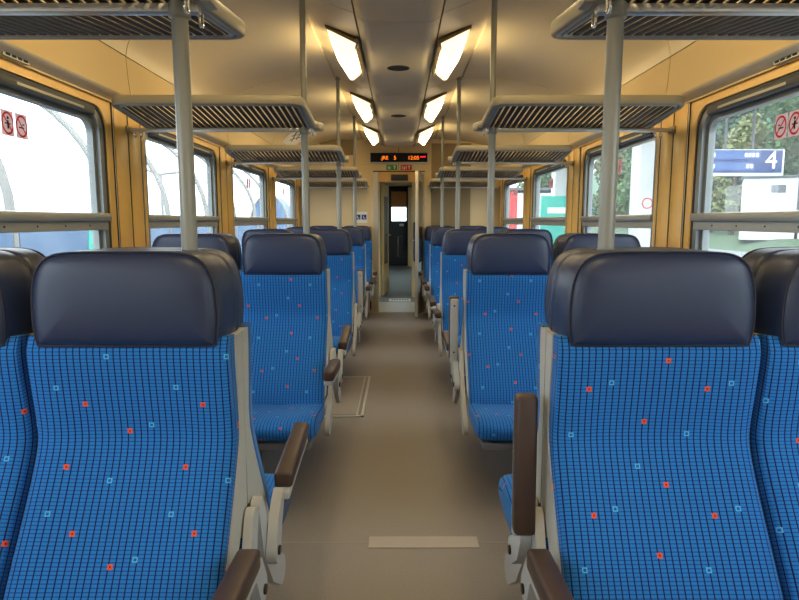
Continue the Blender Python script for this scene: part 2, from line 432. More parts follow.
# ------------------------------------------------------------------ ceiling
CEIL = struct(obj('ceiling', MB().box(-1.5, 1.5, BACK_Y, END_Y + 0.1, 2.5, 2.56), 'cornice'), 'beige panelled train ceiling with lowered centre tray', 'ceiling')
SIDE_PROF = [(0.502, 2.412), (0.60, 2.412), (0.85, 2.402), (1.0, 2.382), (1.12, 2.352), (1.22, 2.308), (1.30, 2.245), (1.345, 2.18), (1.361, 2.118)]
COVE_PROF = [(1.362, 2.114), (1.356, 2.0), (1.346, 1.915), (1.345, 1.902)]
CORN_PROF = [(1.345, 1.902), (1.349, 1.894), (1.362, 1.886), (1.38, 1.878), (1.394, 1.870)]
SLOPE = [(0.222, 2.322), (0.4995, 2.424)]
def densify(pr, k=3):
    """Catmull-Rom smoothing of an open profile"""
    out = []
    for i in range(len(pr) - 1):
        p0 = pr[max(i-1, 0)]; p1 = pr[i]; p2 = pr[i+1]; p3 = pr[min(i+2, len(pr)-1)]
        for j in range(k):
            t = j / k
            out.append(tuple(0.5*((2*p1[a]) + (-p0[a]+p2[a])*t + (2*p0[a]-5*p1[a]+4*p2[a]-p3[a])*t*t + (-p0[a]+3*p1[a]-3*p2[a]+p3[a])*t**3) for a in (0, 1)))
    return out + [pr[-1]]
def thick_sheet(prof, y0, y1, th=0.012):
    """closed extrusion of an open profile thickened away from the room"""
    c = Vector((0, 1.3)); up = []
    for i, p in enumerate(prof):
        a = Vector(prof[max(i-1, 0)]); b = Vector(prof[min(i+1, len(prof)-1)]); t = (b - a).normalized(); nrm = Vector((-t.y, t.x))
        if nrm.dot(Vector(p) - c) < 0: nrm = -nrm
        q = Vector(p) + nrm * th; up.append((q.x, q.y))
    return MB().prism(prof + up[::-1], 'y', y0, y1)
seams = [BACK_Y + 0.01] + [yc for yc in YC if yc > -3.5 and yc < 8.4] + [END_Y]
for i in range(len(seams) - 1):
    a, b = seams[i] + 0.0035, seams[i+1] - 0.0035
    for s in (-1, 1):
        mir = lambda pr: [(s*x, z) for x, z in pr]
        obj('ceiling_panel', thick_sheet(densify(mir(SIDE_PROF)), a, b), 'ceiling_cream', CEIL)
        obj('slope_panel', thick_sheet(mir(SLOPE), a, b), 'ceiling_slope', CEIL)
        obj('cove_panel', thick_sheet(densify(mir(COVE_PROF), 2), a, b), 'cove_tan', CEIL)
    tray_end = 8.25 if b > 8 else b
    tr = [(-0.214, 2.318), (-0.20, 2.300), (-0.172, 2.284), (-0.14, 2.280), (0.14, 2.280), (0.172, 2.284), (0.20, 2.300), (0.214, 2.318)]
    obj('tray_panel', thick_sheet(tr, a, tray_end), 'ceiling_tray', CEIL)
obj('tray_end_panel', MB().prism([(-0.214, 2.318), (-0.172, 2.282), (0.172, 2.282), (0.214, 2.318), (0.214, 2.40), (-0.214, 2.40)], 'y', 8.25, 8.262), 'ceiling_tray', CEIL)
for s in (-1, 1):
    mir = [(s*x, z) for x, z in CORN_PROF]
    t = struct(obj('trim_%d' % (1 if s < 0 else 2), thick_sheet(densify(mir, 2), BACK_Y + 0.01, END_Y - 0.01, 0.008), 'cornice'), 'grey beige cornice over the windows, %s side' % SIDE_TXT[s], 'trim')
    if s < 0: t.location.x = LSHIFT
    obj('cornice_strip', MB().box(s*1.392, s*1.40, BACK_Y + 0.01, END_Y - 0.01, 1.862, 1.869), 'end_cream', t)

# ceiling lights
def ceiling_light(s, y, idx, vis, off=''):
    lab = ('lit rectangular ceiling lamp with frosted cover, %s from end wall, %s side' % (ORD[idx], SIDE_TXT[s])) if vis else 'lit rectangular ceiling lamp over the bay without seats, %s side' % SIDE_TXT[s]
    t = thing('ceiling_light' if vis else 'ceiling_light_%s_%s_offscreen' % ('left' if s < 0 else 'right', off), lab, 'light', (0, y, 0), 0, 'ceiling lamps beside the centre tray')
    L = 0.70
    base = [(s*0.238, 2.328), (s*0.418, 2.400), (s*0.412, 2.388), (s*0.236, 2.312)]
    obj('housing', MB().prism(base, 'y', 0.0, L), 'end_cream', t)
    # frosted cover: a deep ridge-shaped tray, its ends dimmer than the tube section
    o1 = [(s*0.240, 2.311), (s*0.408, 2.386), (s*0.398, 2.352), (s*0.322, 2.236), (s*0.300, 2.234), (s*0.256, 2.270)]
    o2 = [(s*0.246, 2.312), (s*0.402, 2.382), (s*0.388, 2.356), (s*0.320, 2.262), (s*0.300, 2.260), (s*0.256, 2.288)]
    n = 6
    def cover(secs, capa, capb):
        mb = MB(); vs = []; fs = []
        for (pr, y) in secs: vs += [(p[0], y, p[1]) for p in pr]
        for r in range(len(secs) - 1):
            for i in range(n): fs.append((r*n+i, r*n+(i+1) % n, (r+1)*n+(i+1) % n, (r+1)*n+i))
        if capa: fs.append(tuple(range(n)))
        if capb: fs.append(tuple((len(secs)-1)*n + i for i in range(n))[::-1])
        return mb.add(vs, fs)
    obj('tray_shield_lip', MB().prism([(s*0.226, 2.320), (s*0.238, 2.320), (s*0.246, 2.268), (s*0.240, 2.264), (s*0.228, 2.290)], 'y', 0.014, L - 0.014), 'end_cream', t)  # opaque lip added to keep the lamp's light off the centre tray
    sfx = '' if vis else '_%s_%s_offscreen' % ('left' if s < 0 else 'right', off)
    obj('diffuser' + sfx, cover([(o1, 0.12), (o1, L-0.12)], True, True), 'diffuser_glow', t)
    obj('diffuser_end' + sfx, cover([(o2, 0.015), (o1, 0.05), (o1, 0.1195)], True, True), 'diffuser_dim', t)
    obj('diffuser_end' if vis else 'diffuser_far_end' + sfx, cover([(o1, L-0.1195), (o1, L-0.05), (o2, L-0.015)], True, True), 'diffuser_dim', t)
    for (ya, yb) in ((0.0, 0.014), (L-0.014, L)):
        obj('end_bar', MB().prism([(s*0.226, 2.318), (s*0.414, 2.398), (s*0.410, 2.374), (s*0.228, 2.288)], 'y', ya, yb), 'pole_brown', t)
    return t
for k in range(-3, 3):
    for s in (-1, 1):
        ceiling_light(s, 3.59 + P * k, 2 - k if 2 - k < 3 else 0, k >= 0, {-1: 'overhead', -2: 'middle', -3: 'rear'}.get(k, ''))

for i, y in enumerate((4.10 - P, 4.10, 5.90)):
    t = thing('ceiling_speaker', 'round dark speaker grille in centre ceiling tray, %s from end wall' % ORD[2 - i], 'speaker', (0, y, 2.281), 0, 'round ceiling grilles')
    obj('rim', MB().tube([(0.073*math.cos(2*PI*j/24), 0.073*math.sin(2*PI*j/24), -0.001) for j in range(24)], 0.003, 6, closed=True), 'pole_brown', t)
    obj('grille', MB().disc((0, 0, -0.001), 0.071, 'z', 0.004, 24), 'gap_dark', t)

# ------------------------------------------------------------------ luggage racks and grab poles
RZ, RV = 1.770, 0.046
rz = lambda y: RZ + RV * abs(y) / 0.40
def rect_sweep(path, hw, za, zb):
    """path: (x,y,z); rectangular section hw wide in plan, za..zb in height"""
    n = len(path); vs = []
    for i, p in enumerate(path):
        a = path[max(i-1, 0)]; b = path[min(i+1, n-1)]
        t = Vector((b[0]-a[0], b[1]-a[1], 0)).normalized(); nr = Vector((-t.y, t.x, 0))
        for (o, z) in ((-hw, za+0.006), (-hw+0.006, za), (hw-0.006, za), (hw, za+0.006), (hw, zb-0.006), (hw-0.006, zb), (-hw+0.006, zb), (-hw, zb-0.006)):
            vs.append((p[0] + nr.x*o, p[1] + nr.y*o, p[2] + z))
    fs = []
    for i in range(n-1):
        for k in range(8):
            fs.append((i*8+k, i*8+(k+1) % 8, (i+1)*8+(k+1) % 8, (i+1)*8+k))
    fs += [tuple(range(8)), tuple((n-1)*8+k for k in range(8))[::-1]]
    return MB().add(vs, fs)
def rack_path(s, x_in, far):
    """outline of the rack: rounded corners, ends short of the wall"""
    R = 0.05; XO = 1.268; pts = []
    def corner(cx, cy, a0, a1):
        for j in range(6):
            a = math.radians(a0 + (a1 - a0) * j / 5); pts.append((s*(cx + R*math.cos(a)), cy + R*math.sin(a)))
    pts.append((s*0.9, -0.40))
    corner(x_in + R, -0.40 + R, 270, 180)
    for q in (-0.15, 0.0): pts.append((s*x_in, q))
    if far > 0.3:
        pts.append((s*x_in, 0.15)); corner(x_in + R, far - R, 180, 90); corner(XO - R, far - R, 90, 0); pts.append((s*XO, 0.15))
    else:
        pts.append((s*x_in, far)); pts.append((s*XO, far))
    for q in (0.0, -0.15): pts.append((s*XO, q))
    corner(XO - R, -0.40 + R, 360, 270)
    pts.append((s*0.9, -0.40))
    return [(x, y, rz(y)) for x, y in pts]
slat_pts = lambda ya, yb: [y for y in (ya, 0.0, yb) if ya <= y <= yb]
def slat_mesh(ya, yb):
    mb = MB(); ys = sorted(set([ya, 0.0, yb])); vs = []; hw, t = 0.0100, 0.004
    for y in ys:
        for (x, z) in ((-hw, 0.001), (-hw+0.002, 0), (hw-0.002, 0), (hw, 0.001), (hw, t), (-hw, t)): vs.append((x, y, rz(y) + z - 0.002))
    n = 6; fs = []
    for i in range(len(ys)-1):
        for k in range(n): fs.append((i*n+k, i*n+(k+1) % n, (i+1)*n+(k+1) % n, (i+1)*n+k))
    fs += [tuple(range(n)), tuple((len(ys)-1)*n+k for k in range(n))[::-1]]
    return mb.add(vs, fs).mesh('slat', 'rack_slat')
SLAT_FULL = slat_mesh(-0.385, 0.385); SLAT_HALF = slat_mesh(-0.385, 0.06)
def hook_mb():
    path = [(0, 0, 0.0), (0, 0, -0.022)]
    for j in range(9): a = PI * j / 8; path.append((0, -0.011 + 0.011*math.cos(a), -0.022 - 0.011*math.sin(a)))
    path.append((0, -0.022, -0.014))
    return MB().tube(path, 0.0032, 8)
HOOK = hook_mb().mesh('coat_hook', 'chrome')
def rack(s, yc, idx, full=True):
    lab = ('beige framed luggage rack with dark slats, %s from end wall, %s side' % (ORD[idx], SIDE_TXT[s])) if full else 'half-depth luggage rack fixed against the end wall, %s side' % SIDE_TXT[s]
    t = thing('luggage_rack', lab, 'rack', (0, yc, 0), 0, 'luggage racks across the seat backs')
    far = 0.40 if full else 0.085
    x_in = 0.432; we = 1.39 if s > 0 else 1.39 - LSHIFT
    obj('frame', rect_sweep(rack_path(s, x_in, far), 0.012, -0.008, 0.034), 'rack_frame', t, smooth=50)
    obj('inner_lip', rect_sweep([(s*(0.85 + (abs(x)-0.85)*0.956), y*0.955 if abs(y) > 0.2 else y, z) for x, y, z in rack_path(s, x_in, far)], 0.008, -0.010, 0.004), 'rail_alu', t, smooth=50)
    obj('beam', MB().bbox(s*0.432, s*we, -0.014, 0.014, RZ - 0.022, RZ - 0.003, 0.003), 'silver', t)
    if not full: obj('beam', MB().bbox(s*0.432, s*1.27, 0.066, 0.09, RZ - 0.02, RZ + 0.03, 0.003), 'rack_frame', t)
    ns = 28
    for q in range(ns):
        link('slat', SLAT_FULL if full else SLAT_HALF, t, (s*(0.464 + q*0.0289), 0, 0))
    for (x, y) in ((0.440, -0.050), (0.440, 0.045)) : link('coat_hook', HOOK, t, (s*x, y, rz(0) - 0.006), (0, 0, 0))
    for (x, y) in ((1.30, 0.0), (1.33, 0.0)): link('coat_hook', HOOK, t, (s*x, y, RZ - 0.018))
    obj('end_tab', MB().bbox(s*0.398, s*0.424, -0.03, 0.03, RZ - 0.006, RZ + 0.012, 0.005), 'rack_frame', t)
    obj('wall_bracket', MB().bbox(s*(we - 0.007), s*(we + 0.0045), -0.035, 0.035, RZ - 0.028, RZ + 0.006, 0.004), 'pole_brown', t)
for s in (-1, 1):
    for i in range(4): rack(s, YC[3 + i], 4 - i)
    rack(s, YC[7], 0, False)
    for i in range(4):
        yc = YC[3 + i]
        t = thing('grab_pole', 'grey vertical grab pole through the %s luggage rack from end wall, %s side' % (ORD[4 - i], SIDE_TXT[s]), 'pole', (s*0.476, yc, 0), 0, 'vertical grab poles')
        obj('lower_tube', MB().tube([(0, 0, 1.236), (0, 0, RZ - 0.024)], 0.0180, 16), 'pole_grey', t)
        obj('upper_tube', MB().tube([(0, 0, RZ + 0.012), (0, 0, 2.418)], 0.0145, 14), 'pole_grey', t)
        obj('collar', MB().tube([(0, 0, RZ - 0.034), (0, 0, RZ - 0.030), (0, 0, RZ - 0.004), (0, 0, RZ + 0.012)], [0.019, 0.0235, 0.0235, 0.017], 16), 'pole_grey', t)
        obj('foot', MB().tube([(0, 0, 1.2305), (0, 0, 1.237)], 0.0195, 14), 'pole_grey', t)
        obj('top_flange', MB().tube([(0, 0, 2.395), (0, 0, 2.405)], 0.02, 14), 'pole_brown', t)

# ------------------------------------------------------------------ seats (local frame: faces -y, y = 0 is the plane between two backs)
HW = 0.2185
BACK_CURVE = [(-0.106, 1.052), (-0.108, 1.00), (-0.100, 0.92), (-0.092, 0.85), (-0.096, 0.805), (-0.128, 0.74), (-0.182, 0.65), (-0.238, 0.56), (-0.285, 0.48), (-0.308, 0.42), (-0.31, 0.39)]
BC = densify(BACK_CURVE, 3)
def back_y(z):
    for a, b in zip(BC, BC[1:]):
        if b[1] <= z <= a[1]: t = (a[1]-z)/(a[1]-b[1]); return a[0] + (b[0]-a[0])*t
    return BC[0][0] if z > BC[0][1] else BC[-1][0]
def backrest_mesh():
    mb = MB(); uv = []; th = 0.055
    xs = [-1, -0.985, -0.94, -0.86, -0.72, -0.5, -0.25, 0, 0.25, 0.5, 0.72, 0.86, 0.94, 0.985, 1]
    def bol(x):                                   # side bolsters stand a little proud of the middle
        a = abs(x); e = 0.0
        if a > 0.86: e = -0.016 * ((a - 0.86) / 0.14) ** 2
        return 0.010 * min(1, max(0, (a - 0.45) / 0.3)) + e - 0.004 * (1 - a)
    n = len(BC); arc = 0; rows = []
    for i, (y, z) in enumerate(BC):
        if i: arc += math.hypot(y - BC[i-1][0], z - BC[i-1][1])
        a = BC[max(i-1, 0)]; b = BC[min(i+1, n-1)]
        t = Vector((b[0]-a[0], b[1]-a[1])).normalized(); nrm = Vector((t.y, -t.x))     # front normal (towards -y)
        if nrm.x > 0: nrm = -nrm
        f = min(i, n-1-i); endf = 0.012 * max(0, (2 - f)) / 2
        row = []
        k = min(1.0, (i / n) * 2.2)
        for x in xs: row.append(((x*HW, 0), bol(x) * k - endf, x*HW))
        row += [((HW, 0), -0.030, HW+0.015), ((HW, 0), -th, HW+0.04), ((-HW, 0), -th, -HW-0.04), ((-HW, 0), -0.030, -HW-0.015)]
        for (p, o, uu) in row:
            mb.v.append((p[0], y + nrm.x*o, z + nrm.y*o)); uv.append((uu, -arc))
        rows.append(len(row))
    m = rows[0]
    for i in range(n-1):
        for k in range(m): mb.f.append((i*m+k, i*m+(k+1) % m, (i+1)*m+(k+1) % m, (i+1)*m+k))
    mb.f.append(tuple(range(m))); mb.f.append(tuple((n-1)*m+k for k in range(m))[::-1])
    mb.uv = uv
    return mb.mesh('backrest', 'seat_fabric', 60)
def cushion_mesh():
    prof = [(-0.27, 0.335), (-0.27, 0.425), (-0.34, 0.424), (-0.42, 0.430), (-0.50, 0.438), (-0.57, 0.442), (-0.615, 0.438), (-0.643, 0.424), (-0.655, 0.402), (-0.652, 0.378), (-0.640, 0.355), (-0.60, 0.342), (-0.45, 0.336)]
    n = len(prof); cy, cz = -0.46, 0.39
    xl = [(-1, 0.018), (-0.985, 0.008), (-0.95, 0.002), (-0.88, 0.0), (-0.6, 0), (-0.3, 0), (0, 0), (0.3, 0), (0.6, 0), (0.88, 0), (0.95, 0.002), (0.985, 0.008), (1, 0.018)]
    W = 0.222; mb = MB(); uv = []
    for (x, ins) in xl:
        arc = 0
        for i, (y, z) in enumerate(prof):
            if i: arc += math.hypot(y - prof[i-1][0], z - prof[i-1][1])
            d = Vector((y - cy, z - cz)); q = Vector((y, z)) - Vector((math.copysign(min(abs(d.x), 1)*0.08, d.x), math.copysign(1, d.y))) * ins
            yy = q.x
            if y < -0.55: yy += 0.05 * max(0, (abs(x) - 0.72) / 0.28) ** 2
            dip = -0.010 * (1 - abs(x)) if z > 0.41 else 0
            mb.v.append((x*W, yy, q.y + dip)); uv.append((x*W, arc))
    for i in range(len(xl)-1):
        for k in range(n): mb.f.append((i*n+k, i*n+(k+1) % n, (i+1)*n+(k+1) % n, (i+1)*n+k))
    mb.f.append(tuple(range(n))[::-1]); mb.f.append(tuple((len(xl)-1)*n+k for k in range(n)))
    mb.uv = uv
    return mb.mesh('seat_cushion', 'seat_fabric', 60)
def head_outline(inset=0.0):
    zb, zt = 1.030, 1.236
    right = densify([(0.10, 1.030), (0.198, 1.0305), (0.209, 1.036), (0.214, 1.06), (0.216, 1.09), (0.215, 1.125), (0.211, 1.160), (0.202, 1.192), (0.185, 1.216), (0.158, 1.230), (0.12, 1.235), (0.06, 1.236)], 2)
    left = [(-x, z) for x, z in right][::-1]
    pts = right + [(0, zt)] + left
    cx, cz = 0, (zb + zt) / 2
    return [(cx + (x - cx) * (1 - inset/0.21), cz + (z - cz) * (1 - inset/0.105)) for x, z in pts]
HB = -0.0015
def headrest_mesh():
    layers = [(0.10, HB), (0.004, HB), (0.0, HB-0.004), (0.0, -0.03), (0.0, -0.06), (0.0, -0.092), (0.004, -0.106), (0.011, -0.115), (0.024, -0.1205), (0.045, -0.124), (0.075, -0.126), (0.1, -0.1265)]
    mb = MB(); n = len(head_outline())
    for (ins, y) in layers: mb.v += [(x * (0.985 + 0.55 * (y - HB) if y < HB else 0.985), y, z) for x, z in head_outline(ins)]
    for i in range(len(layers)-1):
        for k in range(n): mb.f.append((i*n+k, i*n+(k+1) % n, (i+1)*n+(k+1) % n, (i+1)*n+k))
    mb.f.append(tuple(range(n))); mb.f.append(tuple((len(layers)-1)*n+k for k in range(n))[::-1])
    return mb.mesh('headrest', 'headrest_vinyl', 60)
def shell_mesh():
    zs = [1.046, 1.0, 0.92, 0.85, 0.80, 0.74, 0.66, 0.58, 0.50, 0.43]
    front = [(back_y(z) + 0.052, z) for z in zs]
    back = [(-0.004, 1.046), (-0.003, 1.0), (-0.003, 0.80), (-0.006, 0.62), (-0.05, 0.60), (-0.12, 0.52), (-0.19, 0.43)]
    prof = front + back[::-1]
    a = MB().prism(prof, 'x', -0.2215, 0.2215)
    return a.mesh('back_shell', 'shell_plastic', 35)
def edge_mesh(s):
    """light plastic edge strip down the aisle side, hooked over at the top"""
    path = [(s*0.19, -0.075, 1.0495)]
    for j in range(5): a = PI/2*j/4; path.append((s*(0.205 + 0.020*math.sin(a)), -0.070, 1.0295 + 0.020*math.cos(a)))
    for z in (1.0, 0.92, 0.85, 0.80, 0.74, 0.66, 0.58, 0.50, 0.44): path.append((s*0.2265, back_y(z) + 0.050, z))
    return MB().tube(path, 0.010, 8).mesh('edge_strip', 'shell_plastic', 50)
def poly_plate(path, hw, xa, xb):
    """round-ended strip following a polyline in the y-z plane"""
    pts = [Vector(p) for p in path]; L = []; R = []
    for i, p in enumerate(pts):
        t = (pts[min(i+1, len(pts)-1)] - pts[max(i-1, 0)]).normalized(); nr = Vector((-t.y, t.x))
        h = hw[i] if isinstance(hw, (list, tuple)) else hw
        L.append(p + nr*h); R.append(p - nr*h)
    def cap(c, t, h, sgn):
        a0 = math.atan2(t.x, -t.y)
        return [c + Vector((math.cos(a0 - sgn*PI*k/6*1), math.sin(a0 - sgn*PI*k/6*1))) * h for k in range(1, 6)]
    h0 = hw[0] if isinstance(hw, (list, tuple)) else hw; h1 = hw[-1] if isinstance(hw, (list, tuple)) else hw
    t1 = (pts[-1] - pts[-2]).normalized(); t0 = (pts[0] - pts[1]).normalized()
    poly = L + cap(pts[-1], t1, h1, 1) + R[::-1] + cap(pts[0], t0, h0, 1)
    return MB().prism([(p.x, p.y) for p in poly], 'x', xa, xb)
PIV = (-0.085, 0.455)
def side_frame_mesh(s):
    mb = poly_plate([(-0.030, 0.60), (-0.080, 0.47), (-0.17, 0.36), (-0.27, 0.29)], [0.026, 0.036, 0.040, 0.042], s*0.226, s*0.248)
    return mb.mesh('side_frame', 'arm_grey', 35)
def arm_mesh(s):
    mb = poly_plate([(0.0, 0.0), (-0.04, 0.065), (-0.09, 0.104)], [0.034, 0.030, 0.020], s*0.250, s*0.276)
    o = MB().bbox(s*0.250, s*0.292, -0.435, -0.09, 0.088, 0.112, 0.006)
    mb.add(o.v, o.f)
    return mb.mesh('armrest', 'arm_grey', 35)
def pad_mesh(s): return MB().bbox(s*0.2465, s*0.2965, -0.445, -0.112, 0.110, 0.156, 0.010, 3).mesh('armrest_pad', 'arm_brown', 50)
def pivot_mesh(s): return MB().disc((s*0.278, 0, 0), 0.012, 'x', 0.006, 12).mesh('pivot_cap', 'screw_dark')
MESH = dict(back=backrest_mesh(), cush=cushion_mesh(), head=headrest_mesh(), shell=shell_mesh())
MESH['pip'] = MB().tube([(x * (0.985 + 0.55 * (-0.1055 - HB)), -0.1055, z) for x, z in head_outline(0.002)], 0.0028, 6, closed=True).mesh('piping', 'piping_navy')
MESH['pan'] = MB().bbox(-0.20, 0.20, -0.62, -0.24, 0.305, 0.338, 0.006).mesh('seat_pan', 'under_dark')
MESH['leg'] = MB().bbox(-0.028, 0.028, -0.36, -0.29, 0.0, 0.306, 0.006).add(*(lambda b: (b.v, b.f))(MB().bbox(-0.05, 0.05, -0.42, -0.23, 0.0, 0.014, 0.004))).mesh('leg', 'under_dark')
for s in (-1, 1):
    MESH['edge', s] = edge_mesh(s); MESH['sf', s] = side_frame_mesh(s); MESH['arm', s] = arm_mesh(s); MESH['pad', s] = pad_mesh(s); MESH['pv', s] = pivot_mesh(s)
    MESH['us', s] = MB().disc((s*0.273, -0.15, 0.0875), 0.005, 'z', 0.002, 8).add(*(lambda b: (b.v, b.f))(MB().disc((s*0.273, -0.40, 0.0875), 0.005, 'z', 0.002, 8))).mesh('screw', 'screw_dark')

def seat(side, x, yc, away, aisle, arm_deg, label):
    t = thing('train_seat', label, 'seat', (side*x - (0.013 if side < 0 else 0.005), yc, 0), PI if away else 0.0, 'blue patterned train seats')
    # aisle side in the local frame
    a = -side if not away else side
    link('backrest', MESH['back'], t)
    h = link('headrest', MESH['head'], t); link('piping', MESH['pip'], h)
    link('seat_cushion', MESH['cush'], t); link('back_shell', MESH['shell'], t)
    link('seat_pan', MESH['pan'], t); link('leg', MESH['leg'], t, (-a*0.10, 0, 0))
    if aisle:
        link('side_frame', MESH['sf', a], t)
        ar = link('armrest', MESH['arm', a], t, (0, PIV[0], PIV[1]), (math.radians(-arm_deg), 0, 0))
        pd = link('armrest_pad', MESH['pad', a], ar); pd['label'] = 'dark brown armrest pad'
        link('pivot_cap', MESH['pv', a], ar); link('screw', MESH['us', a], ar)
    return t
# armrest angle: 0 = down, 90 = folded up;  (side, row, away) -> degrees
ARM = {(-1, 0, 1): 6, (1, 0, 1): 88, (-1, 1, 1): 8, (1, 1, 0): 88, (-1, 2, 0): 88}
for side in (-1, 1):
    for r in range(5):
        yc = YC[3 + r]
        for away in (0, 1):
            if r == 4 and away: continue
            for pos, x in enumerate(SEAT_X):
                deg = ARM.get((side, r, away), 3)
                st = ', armrest up' if (deg > 60 and pos == 0) else ''
                if r == 4: where = 'against the end wall'
                else: where = '%s row from end wall, facing %s it' % (ORD[4 - r], 'towards' if away else 'away from')
                lab = 'blue %s seat, %s side, %s%s' % (('aisle', 'window')[pos], SIDE_SHORT[side], where, st)
                seat(side, x, yc, away, pos == 0, deg, lab)

# ------------------------------------------------------------------ end wall, doorway, signs
DX0, DX1, DZ = -0.325, 0.335, 1.955
ew = MB()
ew.box(-1.42, DX0, END_Y, END_Y + 0.08, 0, 2.5); ew.box(DX1, 1.42, END_Y, END_Y + 0.08, 0, 2.5); ew.box(DX0, DX1, END_Y, END_Y + 0.08, DZ, 2.5)
EW = struct(obj('wall_end', ew, 'end_cream'), 'cream end wall with doorway', 'wall')
obj('wall_panel', MB().bbox(0.455, 1.0, END_Y - 0.006, END_Y, 0.05, 2.36, 0.003, 1), 'end_olive', EW)
obj('wall_panel', MB().bbox(1.008, 1.36, END_Y - 0.006, END_Y, 0.05, 2.1, 0.003, 1), 'end_cream', EW)
obj('wall_panel', MB().bbox(-1.36, -0.40, END_Y - 0.006, END_Y, 0.05, 2.05, 0.003, 1), 'end_cream', EW)
obj('access_panel', MB().bbox(-1.09, -0.62, END_Y - 0.012, END_Y, 2.20, 2.405, 0.004, 1), 'end_olive', EW)
obj('wall_joint', MB().box(-0.004, 0.002, END_Y - 0.002, END_Y, DZ, 2.3), 'wall_back', EW)
for x in (-0.40, 0.395): obj('edge_post', MB().bbox(x - 0.012, x + 0.012, END_Y - 0.04, END_Y, 0.05, 1.22, 0.004), 'wood_post', EW)
D1 = bpy.data.objects.new('door_1', None); COL.objects.link(D1); D1.location = (0, END_Y, 0)
struct(D1, 'open doorway in the end wall with orange header', 'door')
obj('door_frame', MB().box(DX0 - 0.03, DX0 + 0.04, -0.012, 0.09, 0, DZ + 0.03), 'door_alu', D1)
obj('door_frame', MB().box(DX1 - 0.02, DX1 + 0.03, -0.012, 0.09, 0, DZ + 0.03), 'door_alu', D1)
obj('door_header', MB().box(DX0 + 0.04, DX1 - 0.02, -0.006, 0.09, DZ - 0.115, DZ + 0.02), 'end_orange', D1)
obj('frame_line', MB().box(DX0 - 0.03, DX1 + 0.03, -0.014, -0.002, DZ + 0.02, DZ + 0.034), 'gap_dark', D1)
obj('door_closer', MB().bbox(-0.105, 0.13, -0.03, -0.004, DZ - 0.10, DZ - 0.015, 0.006), 'vest_dark', D1)
lf = obj('door_leaf', MB().bbox(-0.02, 0.02, -0.62, 0.0, 0.04, 1.94, 0.006), 'door_alu', D1, (DX1 - 0.005, -0.02, 0), (0, 0, math.radians(-9)))
obj('door_pane', MB().box(-0.0215, 0.0215, -0.52, -0.12, 0.75, 1.82), 'door_glass_dark', lf)
obj('door_handle', MB().tube([(-0.02, -0.57, 1.05), (-0.07, -0.57, 1.05), (-0.07, -0.46, 1.05)], 0.008, 8), 'chrome', lf)

t = thing('led_display', 'black scrolling passenger display above the doorway', 'display', (0.005, END_Y - 0.001, 2.166))
obj('bezel', MB().bbox(-0.405, 0.405, -0.045, 0, -0.075, 0.075, 0.006), 'silver', t)
obj('screen', MB().box(-0.392, 0.392, -0.047, -0.04, -0.061, 0.061), 'sign_black', t)
for (s_, x, size, m) in (('.JRE', -0.20, 0.068, 'led_amber'), ('5', -0.055, 0.075, 'led_amber'), ('12:05', 0.20, 0.072, 'led_amber')):
    link('lettering', text_mesh(s_, size, m), t, (x, -0.048, -0.006), (PI/2, 0, 0))
obj('lettering', MB().box(0.292, 0.366, -0.0485, -0.047, 0.002, 0.018), 'led_red', t)

t = thing('exit_sign', 'green emergency exit sign above the doorway', 'sign', (-0.095, END_Y - 0.001, 2.034))
obj('plate', MB().box(-0.075, 0.075, -0.006, 0, -0.035, 0.035), 'sign_green', t)
obj('running_figure', MB().box(-0.055, -0.045, -0.0075, -0.006, -0.025, 0.02).box(-0.04, -0.012, -0.0075, -0.006, -0.01, 0.0).box(-0.032, -0.024, -0.0075, -0.006, -0.026, 0.024), 'sign_white', t)
obj('arrow', MB().box(0.034, 0.044, -0.0075, -0.006, -0.022, 0.012).prism([(0.02, 0.01), (0.058, 0.01), (0.039, 0.028)], 'y', -0.0075, -0.006), 'sign_white', t)
t = thing('fire_sign', 'red fire equipment sign above the doorway', 'sign', (0.105, END_Y - 0.001, 2.034))
obj('plate', MB().box(-0.078, 0.078, -0.006, 0, -0.035, 0.035), 'sign_red', t)
obj('extinguisher_symbol', MB().box(-0.06, -0.052, -0.0075, -0.006, -0.022, 0.022).box(-0.036, -0.018, -0.0075, -0.006, -0.026, 0.012).box(-0.004, 0.006, -0.0075, -0.006, -0.02, 0.02), 'sign_white', t)
obj('arrow', MB().box(0.036, 0.046, -0.0075, -0.006, -0.022, 0.012).prism([(0.022, 0.01), (0.06, 0.01), (0.041, 0.028)], 'y', -0.0075, -0.006), 'sign_white', t)

t = thing('priority_sticker', 'white sticker with two blue wheelchair and pram pictograms on end wall', 'sticker', (-0.525, END_Y - 0.007, 1.35))
obj('sheet', MB().box(-0.085, 0.085, -0.002, 0, -0.075, 0.075), 'sign_white', t)
for x in (-0.042, 0.042):
    q = obj('pictogram', MB().box(x - 0.034, x + 0.034, -0.003, -0.002, -0.03, 0.038), 'sign_blue', t)
    obj('symbol', MB().box(x - 0.012, x - 0.004, -0.004, -0.003, -0.012, 0.024).box(x - 0.012, x + 0.014, -0.004, -0.003, -0.012, -0.004).box(x + 0.008, x + 0.015, -0.004, -0.003, -0.024, -0.004), 'sign_white', q)

